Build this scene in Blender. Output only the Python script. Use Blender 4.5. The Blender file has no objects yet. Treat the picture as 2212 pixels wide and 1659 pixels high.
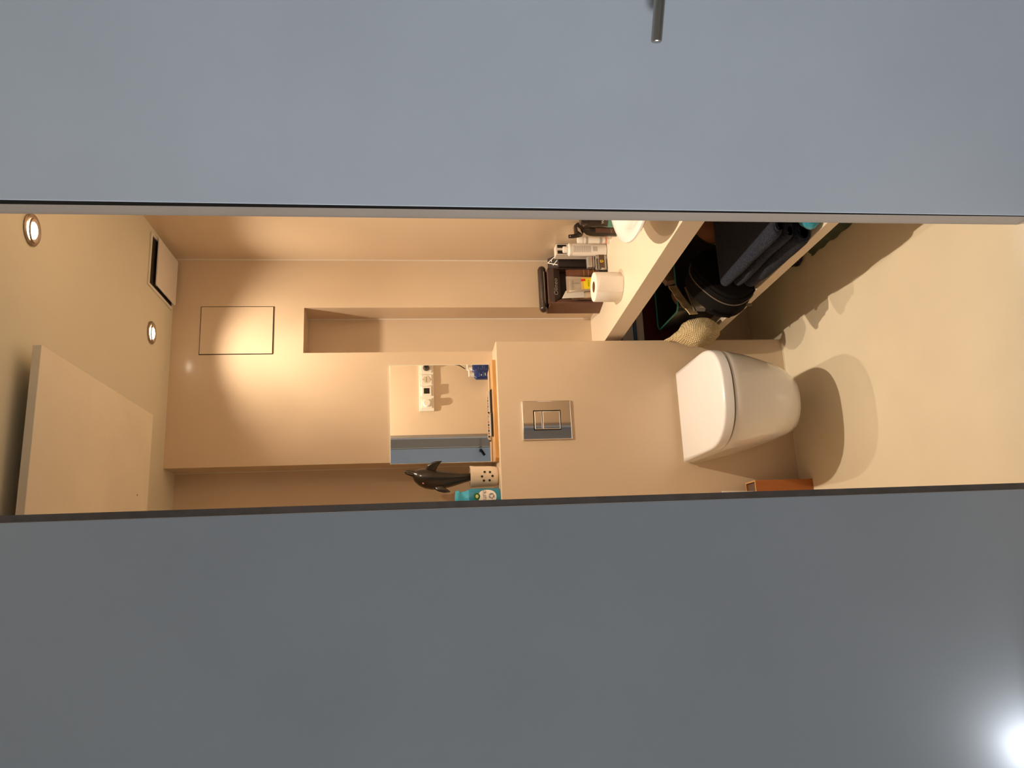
import bpy, bmesh, math, random
from mathutils import Vector, Matrix, noise
random.seed(7)
C = bpy.context.scene.collection
SC = bpy.context.scene
PI = math.pi

# ------------------------------------------------------------------ camera
F_PX, PITCH, ROLL, YAW, EYE = 1713.68, .1212, .0143, .2402, 1.46
fw = Vector((math.sin(YAW)*math.cos(PITCH), math.cos(YAW)*math.cos(PITCH), -math.sin(PITCH)))
rt = Vector((math.cos(YAW), -math.sin(YAW), 0))
dn = fw.cross(rt)
r2 = rt*math.cos(ROLL) + dn*math.sin(ROLL)
d2 = dn*math.cos(ROLL) - rt*math.sin(ROLL)
cam = bpy.data.cameras.new('camera')
cam.sensor_fit = 'HORIZONTAL'; cam.sensor_width = 36; cam.lens = F_PX*36/2212
cam.clip_start = .02
co = bpy.data.objects.new('camera', cam); C.objects.link(co)
# the phone was held on its side: the photograph's left is up
co.matrix_world = Matrix(((d2.x, r2.x, -fw.x, 0), (d2.y, r2.y, -fw.y, 0), (d2.z, r2.z, -fw.z, EYE), (0, 0, 0, 1)))
SC.camera = co

# ------------------------------------------------------------------ view, world, lights
SC.view_settings.view_transform = 'Standard'
SC.view_settings.look = 'None'
SC.view_settings.exposure = 0
SC.view_settings.gamma = 1
SC.view_settings.use_curve_mapping = False
w = bpy.data.worlds.new('world'); SC.world = w; w.use_nodes = True
w.node_tree.nodes['Background'].inputs[0].default_value = (.55, .62, .72, 1)
w.node_tree.nodes['Background'].inputs[1].default_value = .04

WARM = (1.0, .81, .60)
LAMPS = [((.873, 1.911, 2.386), (0, 0, 0)), ((.893, 2.808, 2.386), (0, 0, 0))]
def spot(name, loc, target, power, size, blend, radius, color=WARM):
    l = bpy.data.lights.new(name, 'SPOT'); l.energy = power; l.color = color
    l.spot_size = math.radians(size); l.spot_blend = blend; l.shadow_soft_size = radius
    o = bpy.data.objects.new(name, l); C.objects.link(o); o.location = loc
    o.rotation_euler = (Vector(target)-Vector(loc)).to_track_quat('-Z', 'Y').to_euler()
    return o
spot('ceiling_spot_front', (.873, 1.911, 2.372), (.86, 1.95, 0), 124, 122, .9, .016)
spot('ceiling_spot_back', (.893, 2.808, 2.372), (.86, 2.82, 0), 33, 120, .9, .016)
spot('ceiling_spot_back_beam', (.893, 2.808, 2.372), (.83, 2.94, 1.6), 19, 56, 1, .016)

def area(name, loc, target, sx, sy, power, color):
    l = bpy.data.lights.new(name, 'AREA'); l.energy = power; l.color = color
    l.shape = 'RECTANGLE'; l.size = sx; l.size_y = sy
    o = bpy.data.objects.new(name, l); C.objects.link(o); o.location = loc
    o.rotation_euler = (Vector(target)-Vector(loc)).to_track_quat('-Z', 'Y').to_euler()
    return o
hw = area('hall_window_daylight', (-8.9, .62, 1.3), (.9, 1.4, 1.1), .9, 1.8, 40, (.84, .92, 1.0))
hw.data.spread = math.radians(40)

# ------------------------------------------------------------------ materials
def mat(name, col, rough=.5, metal=0, spec=.5, coat=0, coat_rough=.1, var=0, vscale=6, bump=0, bscale=80, specks=0, trans=0, emit=None, estr=0, sheen=0, ior=1.45, alpha=1, stretch=None):
    m = bpy.data.materials.new(name); m.use_nodes = True
    nt = m.node_tree; b = nt.nodes['Principled BSDF']; N = nt.nodes.new; L = nt.links.new
    b.inputs['Base Color'].default_value = (*col, 1)
    b.inputs['Roughness'].default_value = rough; b.inputs['Metallic'].default_value = metal
    b.inputs['Specular IOR Level'].default_value = spec
    b.inputs['Coat Weight'].default_value = coat; b.inputs['Coat Roughness'].default_value = coat_rough
    b.inputs['Transmission Weight'].default_value = trans; b.inputs['IOR'].default_value = ior
    b.inputs['Sheen Weight'].default_value = sheen; b.inputs['Alpha'].default_value = alpha
    if emit: b.inputs['Emission Color'].default_value = (*emit, 1); b.inputs['Emission Strength'].default_value = estr
    tc = N('ShaderNodeTexCoord'); src = tc.outputs['Object']
    if stretch:
        mp = N('ShaderNodeMapping'); mp.inputs['Scale'].default_value = stretch; L(src, mp.inputs[0]); src = mp.outputs[0]
    last = None
    if var:
        n = N('ShaderNodeTexNoise'); n.inputs['Scale'].default_value = vscale; n.inputs['Detail'].default_value = 4
        L(src, n.inputs['Vector'])
        r = N('ShaderNodeMapRange'); r.inputs[1].default_value = .3; r.inputs[2].default_value = .7
        r.inputs[3].default_value = 1-var; r.inputs[4].default_value = 1+var*.35; L(n.outputs[0], r.inputs[0])
        mx = N('ShaderNodeMix'); mx.data_type = 'RGBA'; mx.blend_type = 'MULTIPLY'; mx.inputs[0].default_value = 1
        mx.inputs[6].default_value = (*col, 1); L(r.outputs[0], mx.inputs[7]); last = mx.outputs[2]
    if specks:
        v = N('ShaderNodeTexVoronoi'); v.inputs['Scale'].default_value = specks; L(src, v.inputs['Vector'])
        lt = N('ShaderNodeMath'); lt.operation = 'LESS_THAN'; lt.inputs[1].default_value = .018; L(v.outputs['Distance'], lt.inputs[0])
        sx = N('ShaderNodeSeparateColor'); L(v.outputs['Color'], sx.inputs[0])
        gt = N('ShaderNodeMath'); gt.operation = 'LESS_THAN'; gt.inputs[1].default_value = .5; L(sx.outputs[0], gt.inputs[0])
        mu = N('ShaderNodeMath'); mu.operation = 'MULTIPLY'; L(lt.outputs[0], mu.inputs[0]); L(gt.outputs[0], mu.inputs[1])
        mu2 = N('ShaderNodeMath'); mu2.operation = 'MULTIPLY'; L(mu.outputs[0], mu2.inputs[0]); mu2.inputs[1].default_value = .75
        mx = N('ShaderNodeMix'); mx.data_type = 'RGBA'; L(mu2.outputs[0], mx.inputs[0])
        if last: L(last, mx.inputs[6])
        else: mx.inputs[6].default_value = (*col, 1)
        mx.inputs[7].default_value = (.06, .045, .03, 1); last = mx.outputs[2]
    if last: L(last, b.inputs['Base Color'])
    if bump:
        n = N('ShaderNodeTexNoise'); n.inputs['Scale'].default_value = bscale; n.inputs['Detail'].default_value = 3; L(src, n.inputs['Vector'])
        bp = N('ShaderNodeBump'); bp.inputs['Strength'].default_value = bump; bp.inputs['Distance'].default_value = .002
        L(n.outputs[0], bp.inputs['Height']); L(bp.outputs[0], b.inputs['Normal'])
    return m

M = {}
M['wall'] = mat('satin_wall_paint', (.715, .57, .415), .38, coat=.35, coat_rough=.14, var=.06, vscale=2.5, specks=5, bump=.02, bscale=14)
M['ceiling'] = mat('ceiling_paint', (.79, .755, .615), .7, var=.04, vscale=2)
M['floor'] = mat('cream_cast_floor', (.86, .775, .61), .4, coat=.2, coat_rough=.16, var=.06, vscale=3, specks=7, bump=.02, bscale=10)
M['hallpaint'] = mat('grey_hall_paint', (.53, .55, .585), .55, var=.05, vscale=3, specks=4, bump=.03, bscale=30)
M['door2'] = mat('pale_blue_grey_door', (.74, .78, .84), .5, var=.04)
M['hallfloor'] = mat('hall_floor_paint', (.45, .42, .36), .5, var=.05)
M['jamb'] = mat('door_frame_paint', (.27, .232, .195), .5, var=.04, bump=.03, bscale=40)
M['stop'] = mat('shaded_door_stop', (.24, .205, .19), .7, var=.15, vscale=30, bump=.2, bscale=90)  # shade of the rebate painted into the stop's dark colour
M['trim'] = mat('beige_trim_paint', (.60, .47, .34), .5)
M['panelbeige'] = mat('infrared_panel_coat', (.92, .86, .71), .6, var=.06, vscale=5, bump=.05, bscale=120)
M['ceramic'] = mat('white_ceramic', (.87, .87, .89), .12, coat=.6, coat_rough=.05)
M['seat'] = mat('white_seat_plastic', (.90, .91, .95), .22, coat=.3, coat_rough=.1)
M['chrome'] = mat('polished_chrome', (.80, .80, .81), .04, metal=1)
M['steel'] = mat('brushed_steel', (.45, .42, .38), .26, metal=1, bump=.15, bscale=60, stretch=(1, 40, 40))
M['mirror'] = mat('mirror_silver', (.93, .94, .93), .0, metal=1)
M['glassedge'] = mat('mirror_edge', (.80, .82, .74), .15)
M['black'] = mat('black_plastic', (.016, .014, .013), .35)
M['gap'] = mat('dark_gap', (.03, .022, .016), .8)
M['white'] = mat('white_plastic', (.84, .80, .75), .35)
M['socket'] = mat('cream_switch_plastic', (.84, .79, .70), .4)
M['bamboo'] = mat('bamboo_board', (.62, .33, .11), .45, var=.25, vscale=4, stretch=(4, 40, 60), coat=.2)
M['shelf'] = mat('shelf_paint', (.84, .73, .58), .42, var=.04, vscale=4)
M['bulb'] = mat('halogen_glow', (1, .9, .75), .3, emit=(1, .84, .62), estr=26)
M['ring'] = mat('spot_ring_metal', (.42, .34, .27), .35, metal=.8, var=.2, vscale=60)
M['bronze'] = mat('spot_reflector', (.50, .38, .28), .4, metal=.8)

# ------------------------------------------------------------------ mesh helpers
class Mesh:
    def __init__(s): s.b = bmesh.new()
    def box(s, x0, x1, y0, y1, z0, z1, m=None):
        v = [s.b.verts.new((x, y, z)) for x in (x0, x1) for y in (y0, y1) for z in (z0, z1)]
        for f in ((0, 1, 3, 2), (4, 6, 7, 5), (0, 4, 5, 1), (2, 3, 7, 6), (0, 2, 6, 4), (1, 5, 7, 3)):
            s.b.faces.new([v[i] for i in f])
        if m: 
            for q in v: q.co = m @ q.co
        return s
    def prism(s, poly, a, b, axis='y', m=None):
        def p(u, v, t): return {'y': (u, t, v), 'x': (t, u, v), 'z': (u, v, t)}[axis]
        A = [s.b.verts.new(p(u, v, a)) for u, v in poly]; B = [s.b.verts.new(p(u, v, b)) for u, v in poly]
        n = len(poly)
        s.b.faces.new(A); s.b.faces.new(B[::-1])
        for i in range(n): s.b.faces.new((A[i], B[i], B[(i+1) % n], A[(i+1) % n]))
        if m:
            for q in A+B: q.co = m @ q.co
        return s
    def loft(s, rings, cap0=True, cap1=True, closed=True):
        R = [[s.b.verts.new(p) for p in r] for r in rings]; n = len(R[0])
        for a, c in zip(R, R[1:]):
            for i in range(n if closed else n-1):
                s.b.faces.new((a[i], a[(i+1) % n], c[(i+1) % n], c[i]))
        if cap0: s.b.faces.new(R[0][::-1])
        if cap1: s.b.faces.new(R[-1])
        return s
    def lathe(s, prof, seg=32, c=(0, 0), sx=1, sy=1, m=None, cap0=True, cap1=True):
        rings = [[Vector((c[0]+r*sx*math.cos(2*PI*i/seg), c[1]+r*sy*math.sin(2*PI*i/seg), z)) for i in range(seg)] for r, z in prof]
        if m: rings = [[m @ p for p in r] for r in rings]
        return s.loft(rings, cap0, cap1)
    def tube(s, pts, r, seg=12, flat=1):
        pts = [Vector(p) for p in pts]; rs = r if isinstance(r, (list, tuple)) else [r]*len(pts)
        rings = []; a = None
        for i, p in enumerate(pts):
            d = (pts[min(i+1, len(pts)-1)]-pts[max(i-1, 0)]).normalized()
            if a is None:
                ref = Vector((0, 0, 1)) if abs(d.z) < .9 else Vector((1, 0, 0))
                a = d.cross(ref).normalized()
            a = (a-d*a.dot(d)).normalized(); b = d.cross(a)
            rings.append([p+a*rs[i]*math.cos(2*PI*k/seg)+b*rs[i]*flat*math.sin(2*PI*k/seg) for k in range(seg)])
        return s.loft(rings)
    def grid(s, nu, nv, f):
        V = [[s.b.verts.new(f(i/nu, j/nv)) for j in range(nv+1)] for i in range(nu+1)]
        for i in range(nu):
            for j in range(nv): s.b.faces.new((V[i][j], V[i+1][j], V[i+1][j+1], V[i][j+1]))
        return s
    def sphere(s, c, r, u=20, v=12):
        r = r if isinstance(r, (list, tuple)) else (r, r, r)
        m = Matrix.Translation(Vector(c)) @ Matrix.Diagonal((*r, 1))
        bmesh.ops.create_uvsphere(s.b, u_segments=u, v_segments=v, radius=1, matrix=m); return s

def obj(name, mesh, material, parent=None, smooth=False, bevel=0, seg=2, origin=None, subsurf=0, solid=0):
    me = bpy.data.meshes.new(name); b = mesh.b
    if origin is None: origin = parent['_o'] if parent is not None and '_o' in parent else None
    if origin is not None: bmesh.ops.translate(b, verts=b.verts, vec=-Vector(origin))
    bmesh.ops.recalc_face_normals(b, faces=b.faces)
    if smooth:
        for f in b.faces: f.smooth = True
    b.to_mesh(me); b.free()
    me.materials.append(material)
    o = bpy.data.objects.new(name, me); C.objects.link(o)
    if parent is not None:
        o.parent = parent
    elif origin is not None: o.location = origin
    if solid:
        md = o.modifiers.new('solid', 'SOLIDIFY'); md.thickness = solid; md.offset = 0
    if subsurf:
        md = o.modifiers.new('sub', 'SUBSURF'); md.levels = subsurf; md.render_levels = subsurf
    if bevel:
        md = o.modifiers.new('bev', 'BEVEL'); md.width = bevel; md.segments = seg; md.limit_method = 'ANGLE'; md.angle_limit = .6
        md.harden_normals = False
    if smooth:
        md = o.modifiers.new('es', 'EDGE_SPLIT'); md.split_angle = .7
    return o
def thing(name, label, cat, loc=(0, 0, 0), group=None):
    """An Empty at the thing's base; parts are given in room coordinates and moved into its frame."""
    o = bpy.data.objects.new(name, None); C.objects.link(o); o.location = loc; o.empty_display_size = .05
    o['_o'] = [float(v) for v in loc]; o['label'] = label; o['category'] = cat
    if group: o['group'] = group
    return o
def sub(o, part):                     # sub-parts keep the room coordinates of their thing
    part['_o'] = list(o['_o']); return part
def tag(o, label, cat, group=None):
    o['label'] = label; o['category'] = cat
    if group: o['group'] = group
    return o
def struct(name, mesh, material, **k):
    o = obj(name, mesh, material, **k); o['kind'] = 'structure'; return o
def text(name, body, size, material, parent, loc, xdir, updir, extrude=.0002, align='CENTER'):
    cu = bpy.data.curves.new(name, 'FONT'); cu.body = body; cu.size = size; cu.extrude = extrude
    cu.align_x = align; cu.align_y = 'CENTER'; cu.materials.append(material); cu.resolution_u = 3
    tmp = bpy.data.objects.new(name+'_curve', cu); C.objects.link(tmp)
    dg = bpy.context.evaluated_depsgraph_get()
    me = bpy.data.meshes.new_from_object(tmp.evaluated_get(dg)); me.name = name
    bpy.data.objects.remove(tmp)
    o = bpy.data.objects.new(name, me); C.objects.link(o)
    x = Vector(xdir).normalized(); y = Vector(updir).normalized(); z = x.cross(y).normalized(); y = z.cross(x)
    l = Vector(loc)-(Vector(parent['_o']) if parent is not None else Vector((0, 0, 0)))
    o.matrix_local = Matrix(((x.x, y.x, z.x, l.x), (x.y, y.y, z.y, l.y), (x.z, y.z, z.z, l.z), (0, 0, 0, 1)))
    if parent is not None: o.parent = parent
    return o

# ------------------------------------------------------------------ room shell
ZC, XL, XR, YF, YC, YM, YR = 2.386, -.11, 1.268, 1.632, 2.9005, 3.037, 3.18
XCIS, ZCT = .8797, 1.153
JL, JR = .1535, .781
struct('floor', Mesh().box(XL-.1, XR+.1, YF-.03, YR+.1, -.1, 0), M['floor'])
struct('floor_hall', Mesh().box(-9.2, 2.4, -.4, YF-.03, -.1, -.002), M['hallfloor'])
struct('ceiling', Mesh().box(-9.2, 2.4, -.4, YR+.1, ZC, ZC+.1), M['ceiling'])
struct('wall_back', Mesh().box(XL-.1, XR+.1, YR, YR+.1, 0, ZC), M['wall'])
struct('wall_back_pillar', Mesh().prism([(.4421, ZCT), (XCIS, ZCT), (XCIS, 1.891), (1.065, 1.891), (1.065, .71), (XR, .71), (XR, ZC), (.4421, ZC)], YM, YR, 'y'), M['wall'])
struct('wall_cistern', Mesh().box(XL, XCIS, YC, YR, 0, ZCT), M['wall'], bevel=.003)
struct('wall_right', Mesh().box(XR, XR+.1, YF-.05, YR, 0, ZC), M['wall'])
struct('wall_left', Mesh().box(XL-.1, XL, YF, YR, 0, ZC), M['wall'])
struct('wall_front_left', Mesh().box(-9.2, JL-.0165, 1.58, YF-.012, 0, ZC), M['hallpaint'], bevel=.0015)
struct('wall_front_left_inside', Mesh().box(XL, JL-.0165, YF-.012, YF, 0, ZC), M['wall'])
struct('wall_front_right', Mesh().box(JR+.016, XR+.1, 1.60, YF, 0, ZC), M['wall'])
struct('wall_hall_front_right', Mesh().box(JR+.016, 2.4, 1.588, 1.60, 0, ZC), M['hallpaint'])
struct('wall_hall_back', Mesh().box(-9.2, 2.4, -.4, -.30, 0, ZC), M['hallpaint'])
struct('wall_hall_left', Mesh().box(-9.3, -9.2, -.4, 1.6, 0, ZC), M['hallpaint'])
struct('wall_hall_right', Mesh().box(2.4, 2.5, -.4, 1.6, 0, ZC), M['hallpaint'])
struct('trim_1', Mesh().box(JL-.0165, JL, YF-.022, YF, 0, ZC), M['stop'])
struct('trim_2', Mesh().box(JR, JR+.016, 1.587, YF, 0, ZC), M['jamb'], bevel=.001)
struct('hinge_gap_shade', Mesh().box(JR, JR+.016, 1.5862, 1.587, 0, ZC), M['gap'])  # dark strip added behind the hinge gap, painting its shade
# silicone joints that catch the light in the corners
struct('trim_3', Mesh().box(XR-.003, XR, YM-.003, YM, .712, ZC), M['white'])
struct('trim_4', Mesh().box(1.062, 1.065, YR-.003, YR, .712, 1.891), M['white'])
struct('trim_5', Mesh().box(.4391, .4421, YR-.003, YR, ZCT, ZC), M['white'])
struct('trim_6', Mesh().box(XL, XCIS-.004, YC-.003, YC, 0, .003), M['ceiling'])

# the toilet's own door, folded back against the hall wall
A25 = math.radians(25)
e = Vector((math.cos(A25), -math.sin(A25), 0)); nrm = Vector((-math.sin(A25), -math.cos(A25), 0))
hinge = Vector((JR+.0015, 1.585, 0))
LF = Matrix(((e.x, -nrm.x, 0, hinge.x), (e.y, -nrm.y, 0, hinge.y), (0, 0, 1, 0), (0, 0, 0, 1)))   # local x along the leaf, y into it
leaf = Mesh().box(0, .69, 0, .04, .008, ZC-.006, LF)
for v in leaf.b.verts:                                        # the leaf hangs a little out of true at the top
    if (v.co-hinge).to_2d().length < .1: v.co += e*.0065*max(0, (v.co.z-1.0)/1.4)
d1 = obj('door_1', leaf, M['hallpaint'], bevel=.0015); d1['kind'] = 'structure'
hm = Mesh()
def lf(x, y, z): return LF @ Vector((x, y, z))
pts = [(.343, -.052, .950), (.3445, -.052, .950), (.347, -.052, .950), (.42, -.052, .947), (.482, -.052, .944), (.50, -.048, .943), (.510, -.036, .943), (.512, -.01, .943), (.512, 0, .943)]
hm.tube([lf(*p) for p in pts], [.0085, .0105, .0115, .0117, .0117, .0117, .0117, .0117, .0117], 20)
hd = obj('door_handle', hm, M['steel'], d1, smooth=True); hd['label'] = 'brushed steel lever handle'
rm = Mesh().lathe([(.026, 0), (.026, .006), (.024, .008)], 28, m=LF @ Matrix.Translation((.512, 0, .943)) @ Matrix.Rotation(PI/2, 4, 'X'))
obj('door_rosette', rm, M['steel'], d1, smooth=True)
# the door across the hall that the mirror shows
d2o = obj('door_2', Mesh().box(.20, 1.03, -.30, -.285, .01, 2.2), M['door2'], bevel=.002); d2o['kind'] = 'structure'
lm_ = Mesh().tube([(1.0, -.285, .945), (1.0, -.235, .945), (.99, -.225, .94), (.955, -.225, .917)], .011, 14)
obj('door_handle', lm_, M['black'], d2o, smooth=True)
struct('trim_7', Mesh().box(1.034, 1.11, -.30, -.272, 0, 2.26), M['trim'], bevel=.002)
struct('trim_8', Mesh().box(.12, .196, -.30, -.272, 0, 2.26), M['trim'], bevel=.002)
struct('trim_9', Mesh().box(.12, 1.11, -.30, -.272, 2.262, 2.33), M['trim'], bevel=.002)

# ------------------------------------------------------------------ ceiling fittings
def ceiling_spot(x, y, label):
    t = thing('recessed_spotlight', label, 'light', (x, y, ZC), 'recessed ceiling spotlights')
    obj('ring', Mesh().lathe([(.027, ZC-.0005), (.040, ZC-.0005), (.041, ZC-.004), (.038, ZC-.007), (.028, ZC-.005), (.0265, ZC-.0015)], 36, (x, y), cap0=False, cap1=False), M['ring'], t, smooth=True)
    tilt = Matrix.Translation((x-.002, y+.001, ZC-.006)) @ Matrix.Rotation(.12, 4, 'X')
    obj('reflector', Mesh().lathe([(.031, .001), (.030, -.003), (.0205, -.0005)], 32, m=tilt, cap0=False, cap1=False), M['bronze'], t, smooth=True)
    obj('bulb', Mesh().lathe([(.0205, .0025), (.0205, -.0015), (.017, -.004), (.010, -.0055)], 32, m=tilt), M['bulb'], t, smooth=True)
ceiling_spot(.873, 1.911, 'recessed round ceiling spotlight nearer the doorway, larger of the two')
ceiling_spot(.893, 2.808, 'recessed round ceiling spotlight near the back wall, beside the vent')

t = thing('heating_panel', 'flat beige infrared heating panel hung under the ceiling on the left', 'heater', (.28, 2.32, ZC))
obj('panel', Mesh().box(-.02, .578, 1.905, 2.722, 2.332, 2.352), M['panelbeige'], t, bevel=.0015)
for i, (x, y) in enumerate(((.06, 2.2), (.46, 2.2), (.06, 2.5), (.46, 2.5))):
    obj('bracket', Mesh().box(x-.02, x+.02, y-.02, y+.02, 2.352, ZC), M['white'], t)
obj('screw_hole', Mesh().lathe([(.003, 2.3318), (.003, 2.334)], 10, (.30, 2.62)), M['gap'], t)

t = thing('ceiling_vent', 'square white ceiling vent with a dropped cover in the back corner', 'vent', (1.15, 2.88, ZC))
fr = Mesh()
fr.box(1.048, 1.248, 2.735, 2.745, ZC-.006, ZC).box(1.048, 1.248, 3.005, 3.015, ZC-.006, ZC).box(1.048, 1.058, 2.745, 3.005, ZC-.006, ZC).box(1.238, 1.248, 2.745, 3.005, ZC-.006, ZC)
obj('frame', fr, M['white'], t, bevel=.002)
obj('duct_opening', Mesh().box(1.058, 1.238, 2.745, 3.005, ZC-.002, ZC-.0005), M['gap'], t)
obj('cover', Mesh().box(1.066, 1.246, 2.785, 3.012, ZC-.017, ZC-.010), M['white'], t, bevel=.003)
for x, y in ((1.08, 2.82), (1.22, 2.98)): obj('clip', Mesh().box(x-.006, x+.006, y-.006, y+.006, ZC-.010, ZC-.001), M['white'], t)

# ------------------------------------------------------------------ hatch, mirror, flush plate
t = thing('access_hatch', 'flush rectangular access hatch with a thin dark gap, high on back wall', 'hatch', (.972, YM, 2.143))
obj('gap_frame', Mesh().box(.8755, 1.0705, YM-.0012, YM-.0002, 2.0055, 2.2815), M['gap'], t)
obj('door', Mesh().box(.8785, 1.0675, YM-.004, YM-.0012, 2.0085, 2.2785), M['wall'], t)

t = thing('wall_mirror', 'frameless square mirror tile on the back wall above the wooden board', 'mirror', (.629, YM, 1.168))
obj('backing', Mesh().box(.4345, .8245, YM-.006, YM, 1.1685, 1.5595), M['glassedge'], t)
obj('glass', Mesh().box(.4365, .8225, YM-.0072, YM-.006, 1.1705, 1.5575), M['mirror'], t)

t = thing('flush_plate', 'polished chrome dual flush plate on the wall above the toilet', 'flush plate', (.567, YC, .971))
fp = Mesh()
x0, x1, z0, z1 = .4925, .6425, .8775, 1.0645
a, b_, y0, y1 = .5285, .6045, YC-.0105, YC
c0, c1 = .918, 1.0225
# the plate: a bevelled frame around the button opening
def rect(xa, xb, za, zb, y): return [Vector((xa, y, za)), Vector((xb, y, za)), Vector((xb, y, zb)), Vector((xa, y, zb))]
fp.loft([rect(x0, x1, z0, z1, y1), *[rect(x0+.004*(1-math.cos(k*PI/14)), x1-.004*(1-math.cos(k*PI/14)), z0+.004*(1-math.cos(k*PI/14)), z1-.004*(1-math.cos(k*PI/14)), y0+.004*(1-math.sin(k*PI/14))) for k in range(8)], rect(a-.0015, b_+.0015, c0-.0015, c1+.0015, y0), rect(a, b_, c0, c1, y0), rect(a+.002, b_-.002, c0+.002, c1-.002, y0+.004)], True, False)
obj('plate', fp, M['chrome'], t)
obj('button_bed', Mesh().box(a+.001, b_-.001, c0+.001, c1-.001, y0+.004, y0+.006), M['gap'], t)
def button(za, zb):
    m = Mesh()
    m.loft([rect(a+.003, b_-.003, za, zb, y0+.005), *[rect(a+.003+.0035*(1-math.cos(k*PI/12)), b_-.003-.0035*(1-math.cos(k*PI/12)), za+.0035*(1-math.cos(k*PI/12)), zb-.0035*(1-math.cos(k*PI/12)), y0+.0005-.0035*math.sin(k*PI/12)) for k in range(7)]], False, True)
    return obj('button', m, M['chrome'], t)
button(c0+.003, .9885); button(.9895, c1-.003)

# ------------------------------------------------------------------ toilet
TX = .565
def dring(hw, yf, yb, z, n=2.5, straight=.2, k=44):
    """D outline: straight sides from the wall, superellipse towards the front"""
    ym = yf + (yb-yf)*(1-straight) if False else min(yb-.02, yf+hw*1.12)
    pts = [Vector((TX+hw, yb, z))]
    for i in range(k+1):
        a = PI*i/k
        cx, sy = math.cos(a), math.sin(a)
        pts.append(Vector((TX+hw*math.copysign(abs(cx)**(2/n), cx), ym-(ym-yf)*abs(sy)**(2/n), z)))
    pts.append(Vector((TX-hw, yb, z)))
    return pts
t = thing('wall_hung_toilet', 'white wall-hung toilet with closed D-shaped lid', 'toilet', (TX, YC, .11))
lid = Mesh().loft([dring(.171, 2.423, 2.868, .4275), dring(.1735, 2.4195, 2.870, .4293), dring(.1735, 2.4195, 2.870, .456), dring(.172, 2.421, 2.869, .4605), dring(.168, 2.4255, 2.866, .4635), dring(.160, 2.434, 2.86, .4645)])
obj('lid', lid, M['seat'], t, smooth=True)
seat = Mesh().loft([dring(.1685, 2.4265, 2.868, .4195), dring(.1685, 2.4265, 2.868, .4285)])
obj('seat_ring', seat, mat('seat_seam_shade', (.16, .12, .09), .6), t, smooth=True)  # dark brown paints the shade in the seam under the lid
bowl = Mesh().loft([dring(.068, 2.64, 2.899, .114, 2.2), dring(.088, 2.59, 2.8995, .118, 2.2), dring(.106, 2.553, YC, .134, 2.2), dring(.120, 2.522, YC, .168, 2.3), dring(.136, 2.488, YC, .22, 2.4), dring(.150, 2.462, YC, .28, 2.4), dring(.1625, 2.441, YC, .34, 2.5), dring(.1705, 2.427, YC, .395, 2.5), dring(.1725, 2.4225, YC, .415, 2.5), dring(.1715, 2.4235, YC, .4215, 2.5), dring(.168, 2.428, YC, .4238, 2.5)])
obj('bowl', bowl, M['ceramic'], t, smooth=True)
for sx in (-1, 1):
    obj('hinge', Mesh().tube([(TX+sx*.10, 2.884, .436), (TX+sx*.172, 2.884, .436)], .011, 16), M['chrome'], t, smooth=True)

# ------------------------------------------------------------------ ledge: board, packs, cup, dolphin, can
bm_ = Mesh().prism([(.424, 2.945), (.435, 2.931), (.815, 2.931), (.815, 3.028), (.432, 3.028)], ZCT, ZCT+.0135, 'z')
tag(obj('bamboo_board', bm_, M['bamboo'], origin=(.62, 2.98, ZCT), bevel=.001), 'narrow honey-coloured wooden board lying on the ledge under the mirror', 'board')

M['packred'] = mat('orange_print', (.75, .22, .08), .5)
def flat_pack(x0, x1, label, yy, tilt):
    t = thing('flat_packet', label, 'packet', ((x0+x1)/2, yy, ZCT+.0135), 'flat black packets under the mirror')
    m = Matrix.Translation(((x0+x1)/2, yy, ZCT+.0135)) @ Matrix.Rotation(tilt, 4, 'Z')
    h = (x1-x0)/2
    obj('sleeve', Mesh().prism([(-h, .0005), (-h+.004, .0075), (h-.006, .0075), (h, .0005)], -.012, .006, 'y', m), M['black'], t)
    obj('card', Mesh().prism([(-h+.002, .0015), (-h+.008, .0135), (h-.008, .0135), (h-.002, .0015)], .006, .0085, 'y', m), M['white'], t)
    for k in range(6):
        u = -h+.018+k*(2*h-.036)/5
        obj('print_mark', Mesh().box(u-.004, u+.003, .0085, .0088, .005, .0105, m), M['packred'] if k % 2 else M['gap'], t)
flat_pack(.617, .712, 'flat black packet on the wooden board, right one of the pair', 2.992, .0)
flat_pack(.523, .617, 'flat black packet on the wooden board, left one of the pair', 2.980, .03)

M['cup'] = mat('beige_ceramic', (.78, .66, .52), .35, var=.06, vscale=20)
CUX, CUY = .374, 2.995
t = thing('toothbrush_cup', 'beige ceramic cup with round holes holding the black dolphin', 'cup', (CUX, CUY, ZCT))
obj('body', Mesh().lathe([(.030, ZCT), (.034, ZCT+.003), (.0375, ZCT+.013), (.0385, ZCT+.03), (.0395, ZCT+.085), (.0415, ZCT+.103), (.0415, ZCT+.107), (.0385, ZCT+.107), (.036, ZCT+.085), (.035, ZCT+.02), (.01, ZCT+.015)], 40, (CUX, CUY)), M['cup'], t, smooth=True)
for ax, z in ((1.0, 1.207), (.97, 1.187), (0.42, 1.2175), (.45, 1.178), (-.12, 1.2105), (-.10, 1.189)):
    th = -PI/2 + (ax-.5)*.75 - .05
    nd = Vector((math.cos(th), math.sin(th), 0)); p = Vector((CUX, CUY, z))+nd*.0383
    m = Matrix.Translation(p) @ nd.to_track_quat('Z', 'Y').to_matrix().to_4x4()
    obj('hole', Mesh().lathe([(.0046, 0), (.0046, .0012), (.003, .0013)], 16, m=m), M['gap'] if ax < .9 else M['cup_hole'] if 'cup_hole' in M else M['gap'], t)

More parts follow.
